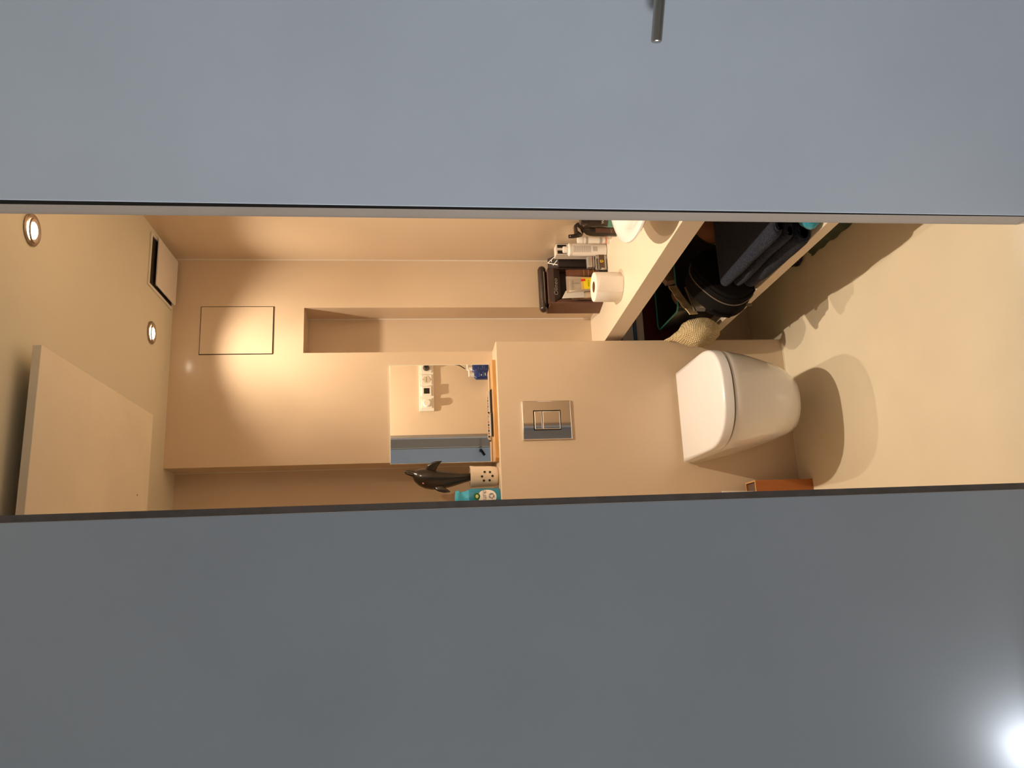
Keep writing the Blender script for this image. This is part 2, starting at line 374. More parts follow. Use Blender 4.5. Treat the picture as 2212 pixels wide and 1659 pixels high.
M['dolphin'] = mat('glossy_black_dolphin', (.016, .012, .009), .3, coat=.4, coat_rough=.15)
M['pink'] = mat('pink_eye', (.85, .25, .22), .4)
t = thing('dolphin_figure', 'black plastic dolphin standing snout up in the beige cup', 'figurine', (.372, 3.0, 1.172))
cl = [(.379, .007, 1.180), (.378, .010, 1.225), (.374, .0150, 1.265), (.370, .0215, 1.300), (.3675, .0290, 1.335), (.3665, .0355, 1.370), (.3685, .0385, 1.398), (.373, .0385, 1.420), (.379, .0345, 1.440), (.3855, .0275, 1.4555), (.390, .0195, 1.465), (.392, .0140, 1.4695), (.3935, .0125, 1.474), (.397, .0110, 1.488), (.400, .0085, 1.499), (.4015, .0045, 1.504)]
sb = Mesh().tube([(x, 3.0, z) for x, r, z in cl], [r for x, r, z in cl], 28)
obj('body', sb, M['dolphin'], t, smooth=True)
obj('mouth_line', Mesh().tube([(.3875, 2.9855, 1.474), (.391, 2.9875, 1.486), (.394, 2.991, 1.497)], .0008, 6), mat('grey_mouth_line', (.20, .18, .15), .5), t)
def fin(pr, ax, th):
    rings = []
    for c, w_, t_ in pr:
        c = Vector(c); rings.append([c+Vector(ax)*w_*math.cos(u)+th*t_*math.sin(u) for u in [2*PI*i/14 for i in range(14)]])
    return Mesh().loft(rings)
obj('flipper', fin([((.398, 2.985, 1.408), .018, .006), ((.410, 2.978, 1.404), .0185, .005), ((.422, 2.972, 1.394), .015, .004), ((.430, 2.968, 1.380), .010, .003), ((.433, 2.966, 1.368), .003, .002)], (.35, 0, .94), Vector((0, 1, 0))), M['dolphin'], t, smooth=True)
obj('flipper', fin([((.345, 2.985, 1.385), .015, .006), ((.335, 2.978, 1.378), .016, .005), ((.326, 2.974, 1.366), .014, .004), ((.319, 2.972, 1.350), .010, .003), ((.317, 2.971, 1.338), .003, .002)], (-.45, 0, .9), Vector((0, 1, 0))), M['dolphin'], t, smooth=True)
obj('dorsal_fin', fin([((.372, 3.03, 1.37), .018, .004), ((.380, 3.055, 1.362), .013, .003), ((.384, 3.07, 1.352), .004, .0015)], (0, 0, 1), Vector((1, 0, 0))), M['dolphin'], t, smooth=True)
obj('eye', Mesh().sphere((.3525, 2.9725, 1.436), (.0030, .0020, .0036), 12, 8), M['pink'], t, smooth=True)

M['turq'] = mat('turquoise_can', (.02, .25, .40), .35, var=.25, vscale=25, coat=.3)
M['turqcap'] = mat('turquoise_cap', (.06, .44, .66), .35)
M['label'] = mat('cream_label', (.82, .78, .70), .5)
M['green'] = mat('dark_green_print', (.01, .12, .03), .5)
M['lime'] = mat('pale_green_print', (.55, .62, .30), .5)
M['greyprint'] = mat('grey_print', (.30, .28, .27), .6)
M['greyblue'] = mat('grey_blue_print', (.26, .28, .36), .6)
AX, AY = .286, 2.952
t = thing('air_freshener', 'turquoise air freshener can with a cream oval label beside the cup', 'spray can', (AX, AY, ZCT))
obj('body', Mesh().lathe([(.030, ZCT), (.033, ZCT+.004), (.0335, ZCT+.095), (.033, ZCT+.108), (.030, ZCT+.116)], 40, (AX, AY), sx=1.18, sy=.8), M['turq'], t, smooth=True)
obj('shoulder', Mesh().lathe([(.030, ZCT+.116), (.030, ZCT+.120), (.026, ZCT+.126), (.0245, ZCT+.140)], 40, (AX, AY), sx=1.15, sy=.82), M['turqcap'], t, smooth=True)
obj('cap', Mesh().lathe([(.0245, ZCT+.140), (.0245, ZCT+.147), (.029, ZCT+.151), (.030, ZCT+.158), (.027, ZCT+.166), (.012, ZCT+.168)], 40, (AX, AY), sx=1.12, sy=.85), M['turqcap'], t, smooth=True)
def on_can(u, z, off=.0004):          # u metres around the front of the can
    th = u/.0335
    r = .0335+off
    return Vector((AX+r*1.18*math.sin(th), AY-r*.8*math.cos(th), z))
def oval(cu, cz, ru, rz, off):
    return Mesh().loft([[on_can(cu+ru*k*math.cos(a), cz+rz*k*math.sin(a), off) for a in [2*PI*i/32 for i in range(32)]] for k in (1, .75, .5, .25, .02)], False, True)
lb = sub(t, obj('label', oval(.004, ZCT+.050, .026, .034, .0005), M['label'], t))
obj('logo', oval(.006, ZCT+.088, .0115, .0115, .0009), M['green'], lb)
obj('logo_centre', oval(.006, ZCT+.088, .0055, .0055, .0013), M['lime'], lb)
text('lettering', 'pure', .026, M['greyprint'], t, on_can(.004, ZCT+.062, .0016), (1, .02, 0), (0, 0, 1))
for k in range(9):
    u = .006+.007*math.cos(k*2.4); z = ZCT+.034+.008*math.sin(k*2.4)
    obj('blossom_print', oval(u, z, .0026, .0030, .001+.0001*k), M['greyblue'] if k else M['green'], lb)

# ------------------------------------------------------------------ the two white shelves on the right
ZS, ZL = .71, .302
def shelf(name, zt, th, x_far, y_far, x_near, y_near, label):
    sl = (x_near-x_far)/(y_far-y_near)
    xf = lambda y: x_far+(y_far-y)*sl
    m = Mesh().prism([(xf(YF+.004), YF+.004), (XR-.001, YF+.004), (XR-.001, YR-.001), (max(xf(YR), XCIS+.002), YR-.001), (max(xf(YC), XCIS+.002), YC)], zt-th, zt, 'z')
    o = obj(name, m, M['shelf'], origin=(1.1, 2.4, zt-th), bevel=.0015)
    return tag(o, label, 'shelf')
shelf('wall_shelf', ZS, .066, .897, 2.961, .949, 1.98, 'thick cream upper wall shelf carrying toiletries and the basin')
shelf('wall_shelf', ZL, .035, .900, 2.962, .930, 1.941, 'thinner cream lower wall shelf carrying towels and bags')
bpy.data.objects['wall_shelf.001']  # the lower one

# washbasin
t = thing('washbasin', 'shallow white half-oval washbasin above the upper shelf', 'washbasin', (1.2, 2.068, ZS))
BX, BY = XR-.001, 2.068
def oring(ax, ay, z, k=40): return [Vector((BX-ax*math.sin(PI*i/k), BY-ay*math.cos(PI*i/k), z)) for i in range(k+1)]
bs = Mesh().loft([oring(.10, .09, .755), oring(.16, .14, .757), oring(.27, .25, .788), oring(.312, .288, .806), oring(.322, .297, .814), oring(.320, .295, .819), oring(.315, .290, .8205), oring(.288, .262, .820), oring(.281, .255, .817), oring(.25, .22, .795), oring(.17, .15, .772), oring(.06, .05, .768)], True, True)
obj('bowl', bs, M['ceramic'], t, smooth=True)
obj('drain_pipe', Mesh().tube([(1.21, 2.068, ZS), (1.21, 2.068, .76)], .02, 18), M['chrome'], t, smooth=True)

# toilet roll
M['paper'] = mat('tissue_paper', (.85, .80, .74), .9, bump=.25, bscale=160)
M['cardboard'] = mat('brown_cardboard', (.36, .19, .08), .8)
RX, RY = 1.0165, 2.678
t = thing('toilet_roll', 'white toilet roll standing on end on the upper shelf', 'toilet roll', (RX, RY, ZS))
obj('roll', Mesh().lathe([(.021, ZS), (.053, ZS), (.0545, ZS+.003), (.0545, ZS+.095), (.053, ZS+.098), (.021, ZS+.098), (.021, ZS)], 48, (RX, RY), cap0=False, cap1=False), M['paper'], t, smooth=True)
obj('core', Mesh().lathe([(.021, ZS+.001), (.021, ZS+.0975), (.0195, ZS+.0975), (.0195, ZS+.001), (.021, ZS+.001)], 32, (RX, RY), cap0=False, cap1=False), M['cardboard'], t, smooth=True)
obj('loose_sheet', Mesh().grid(14, 3, lambda u, v: Vector((RX+(.0552+.010*u*u)*math.cos(-2.25+u*.95), RY+(.0552+.010*u*u)*math.sin(-2.25+u*.95), ZS+.001+v*.094*(1-.12*u)))), M['paper'], t, smooth=True, solid=.0006)

# brown gift box
M['brown'] = mat('brown_board', (.17, .085, .06), .55, var=.15, vscale=12)
M['brownd'] = mat('dark_brown_board', (.055, .032, .026), .4, var=.1)
M['brownfold'] = mat('brown_gusset', (.13, .065, .045), .55)
M['silver'] = mat('silver_print', (.62, .60, .57), .35, metal=.6)
t = thing('gift_box', 'tall dark brown card box with silver lettering against the back wall', 'box', (1.12, 2.97, ZS))
X0, X1, Y0, Y1, ZT = 1.048, 1.196, 2.925, 3.032, .927
obj('back_panel', Mesh().box(X0+.004, X1-.004, Y1-.045, Y1-.04, ZS, ZT), M['brownd'], t)
obj('side_panel', Mesh().prism([(X0, Y0+.012), (X0+.004, Y0+.012), (X0+.004, Y1), (X0-.012, Y1), (X0-.018, Y1-.02)], ZS, ZT, 'z'), M['brown'], t)
obj('gusset', Mesh().loft([[Vector((X0, Y0+.012, ZS)), Vector((X0+.004, Y0+.012, ZS)), Vector((X0+.004, Y0+.016, ZS))], [Vector((X0+.001, Y0+.012, .80)), Vector((X0+.020, Y0+.024, .80)), Vector((X0+.018, Y0+.03, .80))], [Vector((X0+.001, Y0+.012, .885)), Vector((X0+.020, Y0+.024, .875)), Vector((X0+.018, Y0+.03, .875))], [Vector((X0, Y0+.014, ZT)), Vector((X0+.004, Y0+.014, ZT)), Vector((X0+.004, Y0+.018, ZT))]]), M['brown'], t)
fh = Mesh().loft([[Vector((X0, Y0+.016, ZT)), Vector((X1, Y0+.016, ZT)), Vector((X1, Y0+.02, ZT)), Vector((X0, Y0+.02, ZT))], [Vector((X0+.004, Y0+.010, .905)), Vector((X1, Y0+.010, .905)), Vector((X1, Y0+.016, .905)), Vector((X0+.004, Y0+.016, .905))], [Vector((X0+.03, Y0+.026, .878)), Vector((X1, Y0+.026, .878)), Vector((X1, Y0+.03, .878)), Vector((X0+.03, Y0+.03, .878))]])
obj('header_flap', fh, M['brownd'], t)
obj('top_panel', Mesh().box(X0-.01, X1, Y0+.018, Y1, ZT-.003, ZT), M['brown'], t)
obj('right_panel', Mesh().box(X1-.004, X1, Y0+.012, Y1, ZS, ZT), M['brownd'], t)
text('lettering', 'Olineo', .026, M['silver'], t, (X0+.068, Y0+.0105, .898), (1, .0, 0), (0, -.45, 1))

M['casebrown'] = mat('glossy_dark_case', (.03, .017, .012), .28, coat=.4, coat_rough=.12)
t = thing('glasses_case', 'glossy dark rounded case lying on top of the brown box', 'case', (1.12, 2.985, ZT))
cm = Mesh()
prof = []
for i in range(9): prof.append((.0185*math.sin(i/8*PI/2), -.099+.0185*(1-math.cos(i/8*PI/2))))
prof = [(max(r, .0005), z) for r, z in prof] + [(max(r, .0005), -z) for r, z in prof[::-1]]
cm.lathe(prof, 28, m=Matrix.Translation((1.122, 2.983, ZT+.0175)) @ Matrix.Rotation(.02, 4, 'Z') @ Matrix.Rotation(PI/2, 4, 'Y') @ Matrix.Diagonal((.92, 1.15, 1, 1)))
obj('shell', cm, M['casebrown'], t, smooth=True)
obj('zip_line', Mesh().box(1.055, 1.190, 2.9612, 2.9622, ZT+.0125, ZT+.0140), M['silver'], t)

# black carton with white chevrons, white carton behind
M['carton'] = mat('black_carton', (.03, .022, .02), .45)
t = thing('black_carton', 'black carton with white chevron print behind the scent bottle', 'box', (1.226, 2.945, ZS))
obj('carton', Mesh().box(1.198, 1.250, 2.925, 2.975, ZS, .883), M['carton'], t)
obj('lid_flap', Mesh().prism([(2.926, .884), (2.928, .882), (2.975, .918), (2.973, .920)], 1.198, 1.250, 'x'), M['carton'], t)
def bar(p, q, wd=.0034):
    lift = Vector((0, -.6, .8))*.0022; p, q = Vector(p)+lift, Vector(q)+lift; d = (q-p).normalized(); n = d.cross(Vector((0, -.6, .8))).normalized()*wd/2; u = Vector((0, -.6, .8))*.0006
    return Mesh().loft([[p-n, p+n, p+n+u, p-n+u], [q-n, q+n, q+n+u, q-n+u]])
for p, q in (((1.249, 2.930, .886), (1.231, 2.972, .918)), ((1.231, 2.972, .918), (1.206, 2.930, .886)), ((1.240, 2.955, .905), (1.228, 2.955, .905)), ((1.226, 2.930, .886), (1.212, 2.950, .901))):
    obj('chevron_print', bar(p, q), M['white'], t)
M['wcarton'] = mat('white_carton', (.80, .74, .66), .5)
t = thing('white_carton', 'white carton with black squares behind the white bottle', 'box', (1.244, 2.885, ZS))
obj('carton', Mesh().box(1.222, 1.266, 2.862, 2.908, ZS, .903), M['wcarton'], t)
for x0_, x1_ in ((1.225, 1.239), (1.250, 1.263)):
    obj('square_print', Mesh().box(x0_, x1_, 2.8612, 2.8619, .862, .898), M['black'], t)

# white bottle
M['print'] = mat('small_grey_print', (.45, .42, .38), .6)
t = thing('pump_bottle', 'white square-shouldered bottle with dense grey print and short cap', 'bottle', (1.229, 2.83, ZS))
X, Y = 1.229, 2.832
obj('body', Mesh().lathe([(.020, ZS), (.0255, ZS+.003), (.0258, ZS+.135), (.0245, ZS+.143), (.018, ZS+.148)], 36, (X, Y), sy=.75), M['white'], t, smooth=True)
obj('collar', Mesh().lathe([(.026, ZS+.140), (.0265, ZS+.148), (.022, ZS+.152), (.012, ZS+.153)], 36, (X, Y), sy=.78), M['white'], t, smooth=True)
obj('cap', Mesh().lathe([(.013, ZS+.152), (.0135, ZS+.168), (.012, ZS+.172), (.006, ZS+.1725)], 28, (X, Y)), M['white'], t, smooth=True)
for k in range(26):
    z = ZS+.132-k*.0037
    if k in (19, 20): continue
    hw = .014*(.9 if k % 3 else 1) if k < 19 else .010
    obj('print_line', Mesh().grid(5, 1, lambda u, v: Vector((X-.003+(u-.5)*2*hw, Y-.0197*math.sqrt(max(0, 1-((-.003+(u-.5)*2*hw)/.0262)**2)), z+v*.0017))), M['print'], t)

t = thing('cream_tube', 'slim white tube with orange band beside the black spray bottle', 'tube', (1.245, 2.80, ZS))
X, Y = 1.2440, 2.775
obj('body', Mesh().lathe([(.012, ZS), (.0125, ZS+.10), (.011, ZS+.105)], 28, (X, Y)), M['white'], t, smooth=True)
obj('cap', Mesh().lathe([(.0125, ZS+.105), (.0125, ZS+.122), (.011, ZS+.125), (.004, ZS+.1255)], 28, (X, Y)), M['white'], t, smooth=True)
obj('orange_band', Mesh().lathe([(.0127, ZS+.012), (.0127, ZS+.018)], 28, (X, Y), cap0=False, cap1=False), mat('orange_band', (.8, .3, .15), .5), t)
obj('print_band', Mesh().lathe([(.0127, ZS+.085), (.0127, ZS+.094)], 28, (X, Y), cap0=False, cap1=False), M['print'], t)
obj('print_band', Mesh().lathe([(.0127, ZS+.030), (.0127, ZS+.040)], 28, (X, Y), cap0=False, cap1=False), M['print'], t)

# black spray bottles
M['shiny'] = mat('glossy_black_plastic', (.02, .014, .011), .18, coat=.4)
t = thing('spray_bottle', 'black spray bottle with trigger nozzle by the doorway edge', 'bottle', (1.235, 2.66, ZS))
X, Y = 1.238, 2.665
obj('body', Mesh().lathe([(.022, ZS), (.0245, ZS+.003), (.0245, ZS+.09), (.020, ZS+.112), (.012, ZS+.122), (.012, ZS+.13)], 32, (X, Y), sx=1.05), M['shiny'], t, smooth=True)
hd_ = Mesh().prism([(X-.026, .838), (X+.022, .838), (X+.024, .858), (X+.012, .871), (X-.018, .869), (X-.030, .860)], Y-.012, Y+.012, 'y')
obj('spray_head', hd_, M['shiny'], t, bevel=.004, smooth=True)
obj('nozzle', Mesh().tube([(X-.026, Y-.005, .858), (X-.030, Y-.005, .876), (X-.031, Y-.005, .893)], [.0085, .0075, .0065], 16), M['black'], t, smooth=True)
obj('nozzle_tip', Mesh().sphere((X-.033, Y-.0115, .888), .0016, 10, 6), M['white'], t)
obj('head_label', Mesh().prism([(X-.024, .842), (X-.012, .858), (X+.004, .860), (X-.004, .850), (X-.016, .846)], Y-.0135, Y-.0125, 'y'), mat('greyish_decal', (.45, .36, .28), .4), t)
obj('front_label', Mesh().box(X-.024, X-.006, Y-.0262, Y-.0255, ZS+.012, ZS+.085), M['brown'], t)
text('lettering', 'HC', .012, M['silver'], t, (X-.015, Y-.0266, ZS+.025), (1, 0, 0), (0, 0, 1))
t = thing('black_bottle', 'second black bottle partly behind the door frame, pale lettering', 'bottle', (1.238, 2.58, ZS))
X, Y = 1.236, 2.585
obj('body', Mesh().lathe([(.022, ZS), (.024, ZS+.003), (.024, ZS+.115), (.020, ZS+.125)], 32, (X, Y)), M['shiny'], t, smooth=True)
obj('cap', Mesh().lathe([(.018, ZS+.125), (.018, ZS+.15), (.015, ZS+.153)], 28, (X, Y)), M['shiny'], t, smooth=True)
obj('teal_band', Mesh().lathe([(.0243, ZS+.03), (.0243, ZS+.055)], 32, (X, Y), cap0=False, cap1=False), mat('teal_band', (.10, .28, .24), .4), t)
text('lettering', 'W', .014, M['silver'], t, (X-.015, Y-.0215, ZS+.075), (.8, -.6, 0), (0, 0, 1))

# scent bottle
M['glass'] = mat('clear_glass', (.95, .90, .82), .05, trans=.9, ior=1.4)
M['amber'] = mat('dark_scent_label', (.12, .07, .045), .35)
M['yellow'] = mat('yellow_shield', (.85, .60, .02), .4)
t = thing('scent_bottle', 'square glass scent bottle with a yellow shield on dark label', 'bottle', (1.178, 2.84, ZS))
X, Y = 1.178, 2.838
obj('glass_body', Mesh().box(X-.034, X+.034, Y-.014, Y+.014, ZS, ZS+.047), M['glass'], t, bevel=.004, seg=3)
obj('shoulder', Mesh().lathe([(.026, ZS+.047), (.022, ZS+.051), (.016, ZS+.054)], 24, (X, Y), sy=.5), M['glass'], t, smooth=True)
obj('front_label', Mesh().box(X-.027, X+.027, Y-.0152, Y-.0143, ZS+.012, ZS+.033), M['amber'], t)
obj('silver_line', Mesh().box(X-.031, X+.031, Y-.0150, Y-.0142, ZS+.0345, ZS+.0365), M['silver'], t)
obj('silver_line', Mesh().box(X-.031, X+.031, Y-.0150, Y-.0142, ZS+.007, ZS+.0085), M['silver'], t)
sh = [(-.0055, .0075), (.0055, .0075), (.0055, 0), (.003, -.005), (0, -.0075), (-.003, -.005), (-.0055, 0)]
sh = [(u*.9, v*.95) for u, v in sh]
obj('shield', Mesh().prism([(X+u, ZS+.0225+v) for u, v in sh], Y-.0162, Y-.0153, 'y'), M['yellow'], t)
obj('shield_mark', Mesh().prism([(X+u, ZS+.0225+v) for u, v in ((-.0016, -.004), (.0002, -.001), (.0022, -.0035), (.0016, 0), (.0026, .003), (0, .0045), (-.0026, .0035), (-.001, .001))], Y-.0166, Y-.0163, 'y'), M['black'], t)
obj('collar', Mesh().box(X-.022, X+.022, Y-.012, Y+.012, ZS+.052, ZS+.0575), M['silver'], t, bevel=.002)
obj('red_line', Mesh().box(X-.0215, X+.0215, Y-.0122, Y+.0122, ZS+.0576, ZS+.0592), mat('dark_red', (.25, .02, .02), .4), t)
obj('cap', Mesh().box(X-.022, X+.022, Y-.012, Y+.012, ZS+.0592, ZS+.079), M['silver'], t, bevel=.003)

# tubes in front of the box
def squeeze_tube(name, label, cx, cy, z0, z1, w0, w1, th, m, cat='tube', lean=0, twist=0):
    """cap end down, flat crimp on top"""
    t = thing(name, label, cat, (cx, cy, z0))
    T = Matrix.Translation((cx, cy, z0)) @ Matrix.Rotation(twist, 4, 'Z') @ Matrix.Rotation(lean, 4, 'X'); h = z1-z0
    rings = []
    for f, wf, tf in ((.20, w0*.85, th), (.22, w0, th), (.6, (w0+w1)/2*1.0, th*.75), (.93, w1, th*.16), (.935, w1, .0012), (1, w1, .001)):
        rings.append([T @ Vector((wf*math.cos(a), tf*math.sin(a), h*f)) for a in [2*PI*i/28 for i in range(28)]])
    obj('body', Mesh().loft(rings), m, t, smooth=True)
    return t, T, h
M['tubegrey'] = mat('pearl_grey_tube', (.46, .39, .31), .3, metal=.3, coat=.2)
M['tubeyellow'] = mat('yellow_label', (.80, .66, .01), .45)
M['tuberev'] = mat('gold_tube_band', (.62, .38, .12), .4)
M['redsq'] = mat('red_square', (.65, .02, .015), .45)
t, T, h = squeeze_tube('gel_tube', 'pearl grey hair gel tube with yellow label and red square', 1.087, 2.822, ZS, .877, .026, .034, .015, M['tubegrey'], lean=-.10)
obj('cap', Mesh().lathe([(.020, .0), (.022, .002), (.021, h*.20)], 28, m=T @ Matrix.Diagonal((1, .72, 1, 1))), M['black'], t, smooth=True)
def tfront(x, f, off):
    ks = ((.22, .026, .015), (.6, .030, .01125), (.93, .034, .0024), (1.0, .034, .001))
    for (fa, wa, ta), (fb, wb, tb) in zip(ks, ks[1:]):
        if f <= fb or fb == 1.0:
            q = max(0, min(1, (f-fa)/(fb-fa))); wf, tf = wa+(wb-wa)*q, ta+(tb-ta)*q; break
    return T @ Vector((x, -tf*math.sqrt(max(.02, 1-(x/wf)**2))-off, h*f))
def tpatch(xa, xb, fa, fb, off): return Mesh().grid(8, 6, lambda u, v: tfront(xa+(xb-xa)*u, fa+(fb-fa)*v, off))
obj('gold_band', tpatch(-.024, .026, .30, .66, .0006), M['tuberev'], t, smooth=True)
lb = sub(t, obj('yellow_label', tpatch(-.0235, .018, .24, .60, .0012), M['tubeyellow'], t, smooth=True))
obj('red_square', tpatch(.008, .0165, .56, .66, .0020), M['redsq'], t, smooth=True)
up = (T.to_3x3() @ Vector((0, 0, 1)))
text('lettering', "L'ORÉAL", .0105, M['greyprint'], t, tfront(-.004, .86, .0016), (1, 0, 0), up)
text('lettering', 'STUDIO', .0085, M['greyprint'], t, tfront(0.002, .745, .0016), up, (-1, 0, 0))
text('lettering', 'INVISI FX', .0068, M['black'], t, tfront(-.002, .49, .0026), (1, 0, 0), up)
text('lettering', 'GEL FIXATION 24H', .0030, M['black'], t, tfront(-.002, .43, .0026), (1, 0, 0), up)
text('lettering', 'HOLD WITHOUT TRACE', .0026, M['greyprint'], t, tfront(-.002, .37, .0026), (1, 0, 0), up)

M['ltube'] = mat('beige_tube', (.52, .42, .30), .35, metal=.2)
t, T2, h2 = squeeze_tube('beige_tube', 'small beige crimped tube leaning in front of brown box', 1.054, 2.845, ZS, .806, .013, .017, .009, M['ltube'], lean=-.06)
obj('cap', Mesh().lathe([(.011, 0), (.011, h2*.2)], 20, m=T2), M['white'], t, smooth=True)
M['dtube'] = mat('chocolate_brown_tube', (.14, .055, .03), .35, var=.3, vscale=30)
t, T3, h3 = squeeze_tube('brown_tube', 'chocolate brown tube with fine gold rings beside gel tube', 1.140, 2.842, ZS, .872, .013, .016, .010, M['dtube'], lean=-.08)
obj('cap', Mesh().lathe([(.013, 0), (.013, h3*.2)], 20, m=T3), M['black'], t, smooth=True)
for f in (.34, .46, .57):
    obj('gold_ring', Mesh().lathe([(.0140, h3*f), (.0140, h3*f+.0012)], 24, m=T3 @ Matrix.Diagonal((1, .78, 1, 1)), cap0=False, cap1=False), M['tuberev'], t)
tag(obj('folded_leaflet', Mesh().prism([(1.052, .885), (1.083, .868), (1.086, .79), (1.056, .79)], 2.895, 2.8975, 'y'), M['white'], origin=(1.07, 2.896, ZS)), 'small white folded leaflet sticking up behind the gel tube', 'leaflet')
bpy.data.objects['folded_leaflet'].data.transform(Matrix.Translation((0, 0, 0)))
M['amberjar'] = mat('brown_striped_jar', (.16, .085, .045), .4, var=.4, vscale=25)
t = thing('brown_jar', 'squat brown glass jar behind the small beige tube', 'jar', (1.074, 2.915, ZS))
obj('body', Mesh().lathe([(.018, ZS), (.0195, ZS+.003), (.0195, ZS+.10), (.017, ZS+.107)], 28, (1.074, 2.915)), M['amberjar'], t, smooth=True)
obj('lid', Mesh().lathe([(.020, ZS+.107), (.020, ZS+.128), (.018, ZS+.13)], 28, (1.074, 2.915)), mat('brown_lid', (.12, .07, .05), .4), t, smooth=True)

# ------------------------------------------------------------------ lower shelf
M['navy'] = mat('navy_terry', (.030, .036, .060), 1, spec=.1, sheen=.06, bump=1, bscale=260, var=.55, vscale=170)
M['turqt'] = mat('turquoise_terry', (.03, .38, .58), 1, sheen=.5, bump=.9, bscale=300, var=.3, vscale=120)
def folded_towel(label, x0, x1, ya, yb, z0, z1, seed, m, skew=0, fold_near=False):
    """a towel folded so that its round fold faces the room; layered inside"""
    t = thing('folded_towel', label, 'towel', (x0, (ya+yb)/2, z0), 'folded navy towels')
    h = (z1-z0); r = h/2
    prof = []
    n = 10
    for i in range(n+1):
        a = -PI/2-PI*i/n; prof.append((x0+r*.9+r*.9*math.cos(a), z0+r+r*math.sin(a)))
    top = [(x0+r*.9+(x1-x0-r*.9)*k/8, z1) for k in range(1, 9)]
    bot = [(x1-(x1-x0-r*.9)*k/8, z0) for k in range(0, 8)]
    ring0 = prof+top+bot
    K = 22; rings = []
    for j in range(K+1):
        f = j/K; y = ya+(yb-ya)*f; rr = []
        e_ = min(1, min(f, 1-f)*14); sc = .80+.20*math.sqrt(e_)
        for (x, z) in ring0:
            zz = z0+r+(z-z0-r)*sc
            p = Vector((x*7+seed*3, y*7, z*16+seed))
            dx = noise.noise(p)*.012 + noise.noise(p*4)*.003; dz = noise.noise(p+Vector((9, 3, 1)))*.0025*(0 if z <= z0+1e-4 else 1)
            rr.append(Vector((x+dx+skew*f+(1-sc)*.02, y+noise.noise(p+Vector((5, 5, 5)))*.008, max(z0, zz+dz))))
        rings.append(rr)
    obj('outer_fold', Mesh().loft(rings), m, t, smooth=True, subsurf=1)
    # inner ply seen at the near end
    s = []
    for i in range(26):
        a = i/25*3.4*PI; rad = r*(.86-.55*i/25)
        s.append((x0+r*1.2+rad*1.25*math.cos(a), z0+r+rad*.8*math.sin(a)))
    rr = []
    for j, y in enumerate((ya-.001, ya+.03)):
        rr.append([Vector((x, y, z+.0018)) for x, z in s]+[Vector((x+.001, y, z-.0018)) for x, z in s[::-1]])
    obj('inner_ply', Mesh().loft(rr), m, t, smooth=True)
    return t
folded_towel('folded navy towel at the bottom of the stack, rolled end towards the door', .910, 1.24, 2.03, 2.43, ZL, ZL+.059, 1, M['navy'])
folded_towel('folded navy towel in the middle of the stack on the lower shelf', .914, 1.24, 2.01, 2.40, ZL+.0635, ZL+.1005, 2, M['navy'])
folded_towel('folded navy towel on top of the stack on the lower shelf', .919, 1.24, 1.985, 2.42, ZL+.105, ZL+.140, 3, M['navy'])
tq = Mesh(); tq.sphere((.967, 1.983, ZL+.028), (.036, .036, .028), 40, 26)
for v in tq.b.verts:
    d = noise.noise(v.co*30)*.005+noise.noise(v.co*90)*.002; v.co += v.normal*d if v.normal.length else Vector((d, 0, 0))
    v.co.z = max(ZL+.0005, v.co.z)
tag(obj('rolled_towel', tq, M['turqt'], origin=(.967, 1.983, ZL), smooth=True), 'turquoise terry cloth bundled at the near end of the lower shelf', 'towel')

# toiletry bag: D-shaped black case
M['bag'] = mat('black_bag_fabric', (.007, .006, .006), .9, spec=.15, bump=.3, bscale=300)
M['piping'] = mat('grey_zip', (.16, .13, .10), .5)
t = thing('toiletry_bag', 'large black D-shaped toiletry bag leaning behind navy towels', 'bag', (.97, 2.55, ZL))
BT = Matrix.Translation((.968, 2.51, ZL+.095)) @ Matrix.Scale(.90, 4) @ Matrix.Rotation(.35, 4, 'Z') @ Matrix.Rotation(-.62, 4, 'Y')
def bagring(ax, ay, yo, k=36):
    return [BT @ Vector((ax*math.copysign(abs(math.cos(a))**.8, math.cos(a)), yo, ay*math.copysign(abs(math.sin(a))**.8, math.sin(a)))) for a in [2*PI*i/k for i in range(k)]]
obj('body', Mesh().loft([bagring(.075, .055, -.062), bagring(.118, .088, -.058), bagring(.128, .097, -.045), bagring(.130, .099, .0), bagring(.128, .097, .055), bagring(.10, .07, .065)]), M['bag'], t, smooth=True)
def ringtube(ax, ay, yo, r): 
    pts = [BT @ Vector((ax*math.copysign(abs(math.cos(a))**.8, math.cos(a)), yo, ay*math.copysign(abs(math.sin(a))**.8, math.sin(a)))) for a in [2*PI*i/48 for i in range(49)]]
    return Mesh().tube(pts, r, 6)
obj('zip', ringtube(.131, .100, -.020, .0022), M['piping'], t, smooth=True)
obj('piping', ringtube(.129, .098, -.046, .0028), M['bag'], t, smooth=True)
st = [(.868, 2.505, ZL+.16), (.845, 2.50, ZL+.12), (.842, 2.505, ZL+.075), (.858, 2.515, ZL+.05), (.876, 2.525, ZL+.062), (.878, 2.53, ZL+.09)]
obj('strap', Mesh().tube(st, .008, 8, flat=.3), M['bag'], t, smooth=True)
obj('buckle', Mesh().box(.872, .882, 2.478, 2.482, ZL+.001, ZL+.022), M['piping'], t)

